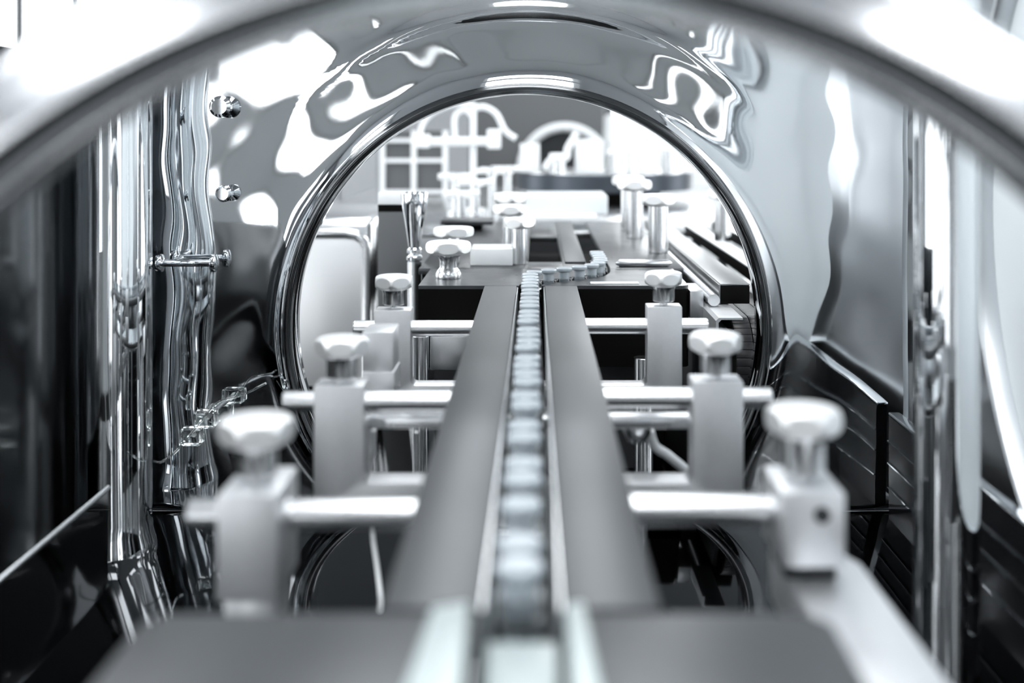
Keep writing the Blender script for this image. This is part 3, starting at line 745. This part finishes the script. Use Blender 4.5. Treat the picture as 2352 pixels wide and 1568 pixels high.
tag(obj('lever', add_tube(B(), smoothpath([P(1252, 388, 2.27), P(1268, 366, 2.27), P(1300, 362, 2.27), P(1305, 340, 2.27), P(1326, 304, 2.27)], 6), 0.0075, 14), 'white'), 'white bent lever slanting up between the two white blocks', 'lever')
tag(obj('clear_tray', bp(1206, 449, 1396, 492, 1.78, 0.12, 0.003), 'frost'), 'shallow clear tray in front of the turntable', 'tray')
tag(obj('white_shelf', bp(1196, 494, 1372, 507, 1.74, 0.14, 0.002), 'white'), 'low white shelf under the clear tray', 'shelf')
# pipework at left
Yt = 2.1
e = thing('pipe_stand', 'white pipe stand with a horizontal tube and hoses in the left background', 'pipe stand')
x, z = XZ(1087, 236, Yt)
obj('upright', add_tube(B(), [(x, Yt, TZ), (x, Yt, z)], [0.0062, 0.0062], 16), 'white', e)
obj('cross_tube', add_tube(B(), [P(958, 326, Yt-0.012), P(1150, 324, Yt-0.012)], 0.0085, 16), 'white', e)
obj('joint', bp(1118, 296, 1150, 342, Yt-0.03, 0.03, 0.003), 'white', e)
obj('joint', bp(952, 308, 986, 340, Yt-0.03, 0.03, 0.003), 'white', e)
obj('hose', add_tube(B(), smoothpath([P(1087, 250, Yt), P(1112, 246, Yt), P(1140, 262, Yt), P(1160, 300, Yt), P(1185, 318, Yt)], 8), 0.006, 12), 'white', e)
obj('hose', add_tube(B(), smoothpath([P(1087, 270, Yt), P(1068, 252, Yt), P(1046, 266, Yt), P(1044, 300, Yt), P(1046, 322, Yt)], 8), 0.0055, 12), 'white', e)
obj('hose', add_tube(B(), smoothpath([P(966, 320, Yt), P(968, 292, Yt), P(990, 262, Yt), P(1040, 240, Yt), P(1087, 240, Yt)], 8), 0.0055, 12), 'white', e)
obj('base', add_lathe(B(), [(0.03, 0), (0.03, 0.006), (0.008, 0.007)], loc=(x, Yt, TZ), seg=32), 'white', e)
e = thing('window_lattice', 'grey framed lattice screen standing behind the pipe stand at left', 'screen')
Yl = 2.6; fr = B()
for px_ in (872, 944, 1016): bp(px_, 300, px_+12, 452, Yl, 0.012, 0.001, fr)
for py_ in (318, 364, 436): bp(872, py_, 1028, py_+9, Yl+0.001, 0.010, 0.0, fr)
obj('frame', fr, 'white', e)
obj('screen_panel', bp(884, 300, 1020, 448, Yl+0.013, 0.003), 'frame', e)
X0, Z0 = XZ(872, 452, Yl); X1 = XZ(1028, 452, Yl)[0]
obj('foot', add_box(B(), X0, X1, Yl, Yl+0.016, TZ, Z0-0.0001), 'white', e)
# valves in front of the turntable
for i, (px, py, Yq, lab) in enumerate(((1046, 398, 1.98, 'leftmost white cross-handled valve in front of the pipe stand'), (1092, 412, 1.90, 'second white cross-handled valve from the left in the background'), (1130, 384, 2.02, 'third white cross-handled valve, next to the turntable rim'), (1166, 380, 2.06, 'rightmost white cross-handled valve touching the turntable rim'), (1060, 440, 1.80, 'lowest white cross-handled valve, above the spool knobs'))):
    x, z = XZ(px, py, Yq); e = thing('valve', lab, 'valve', (x, Yq, TZ), random.random(), 'white cross-handled valves')
    h = z-TZ; obj('stem', add_lathe(B(), [(0.014, 0), (0.014, 0.012), (0.007, 0.014), (0.007, h*0.8), (0.010, h*0.82), (0.010, h)], seg=24), 'steel', e)
    for a in (0, 1):
        bm = add_tube(B(), [(-0.030, 0, h*0.93), (0.030, 0, h*0.93)], 0.0055, 12)
        bmesh.ops.rotate(bm, verts=bm.verts, matrix=Matrix.Rotation(a*math.pi/2, 3, 'Z'))
        obj('handle', bm, 'white', e)
e = thing('flat_clamp', 'small dark clamp with pale plate behind the spool knobs', 'clamp', (XZ(1075, 505, 1.55)[0], 1.55, DZ+0.0001))
obj('plate', add_box(B(), -0.035, 0.035, -0.03, 0.03, 0.008, 0.014, 0.001), 'plate', e)
obj('block', add_box(B(), -0.03, 0.02, -0.02, 0.02, 0, 0.0079), 'black', e)
# far station with a second round opening
Y4 = 3.7
e = thing('rear_station', 'dark hooded station with a pale round arch in the far background', 'machine')
X0, Z1 = XZ(1075, 150, Y4); X1 = XZ(1390, 150, Y4)[0]
obj('hood', add_box(B(), X0, X1, Y4+0.05, Y4+0.35, 0.0, Z1, 0.01), 'frame', e)
c = P(1297, 392, Y4); pts = [(c.x+0.142*math.cos(a), Y4+0.02, c.z+0.142*math.sin(a)) for a in [math.pi*q/40 for q in range(41)]]
pts = [(pts[0][0], Y4+0.02, 0.0)]+pts+[(pts[-1][0], Y4+0.02, 0.0)]
obj('arch_rim', add_tube(B(), pts, 0.016, 16), 'white', e)
pp = [(c.x+0.135*math.cos(a), c.z+0.135*math.sin(a)) for a in [math.pi*q/40 for q in range(41)]]
obj('dark_opening', add_prism(B(), [(c.x+0.135, 0.01)]+pp+[(c.x-0.135, 0.01)], Y4+0.03, Y4+0.049, axis='y'), 'darkgrey', e)
e = thing('white_cabinet', 'tall white cabinet in the far background right of the rear station', 'cabinet')
X0, Z1 = XZ(1400, 262, 3.3); X1 = XZ(1720, 262, 3.3)[0]
obj('body', add_box(B(), X0, X1, 3.3, 3.6, 0, Z1, 0.01), 'white', e)
obj('door', add_box(B(), X0+0.03, X1-0.03, 3.288, 3.299, 0.1, Z1-0.04, 0.004), 'white', e)
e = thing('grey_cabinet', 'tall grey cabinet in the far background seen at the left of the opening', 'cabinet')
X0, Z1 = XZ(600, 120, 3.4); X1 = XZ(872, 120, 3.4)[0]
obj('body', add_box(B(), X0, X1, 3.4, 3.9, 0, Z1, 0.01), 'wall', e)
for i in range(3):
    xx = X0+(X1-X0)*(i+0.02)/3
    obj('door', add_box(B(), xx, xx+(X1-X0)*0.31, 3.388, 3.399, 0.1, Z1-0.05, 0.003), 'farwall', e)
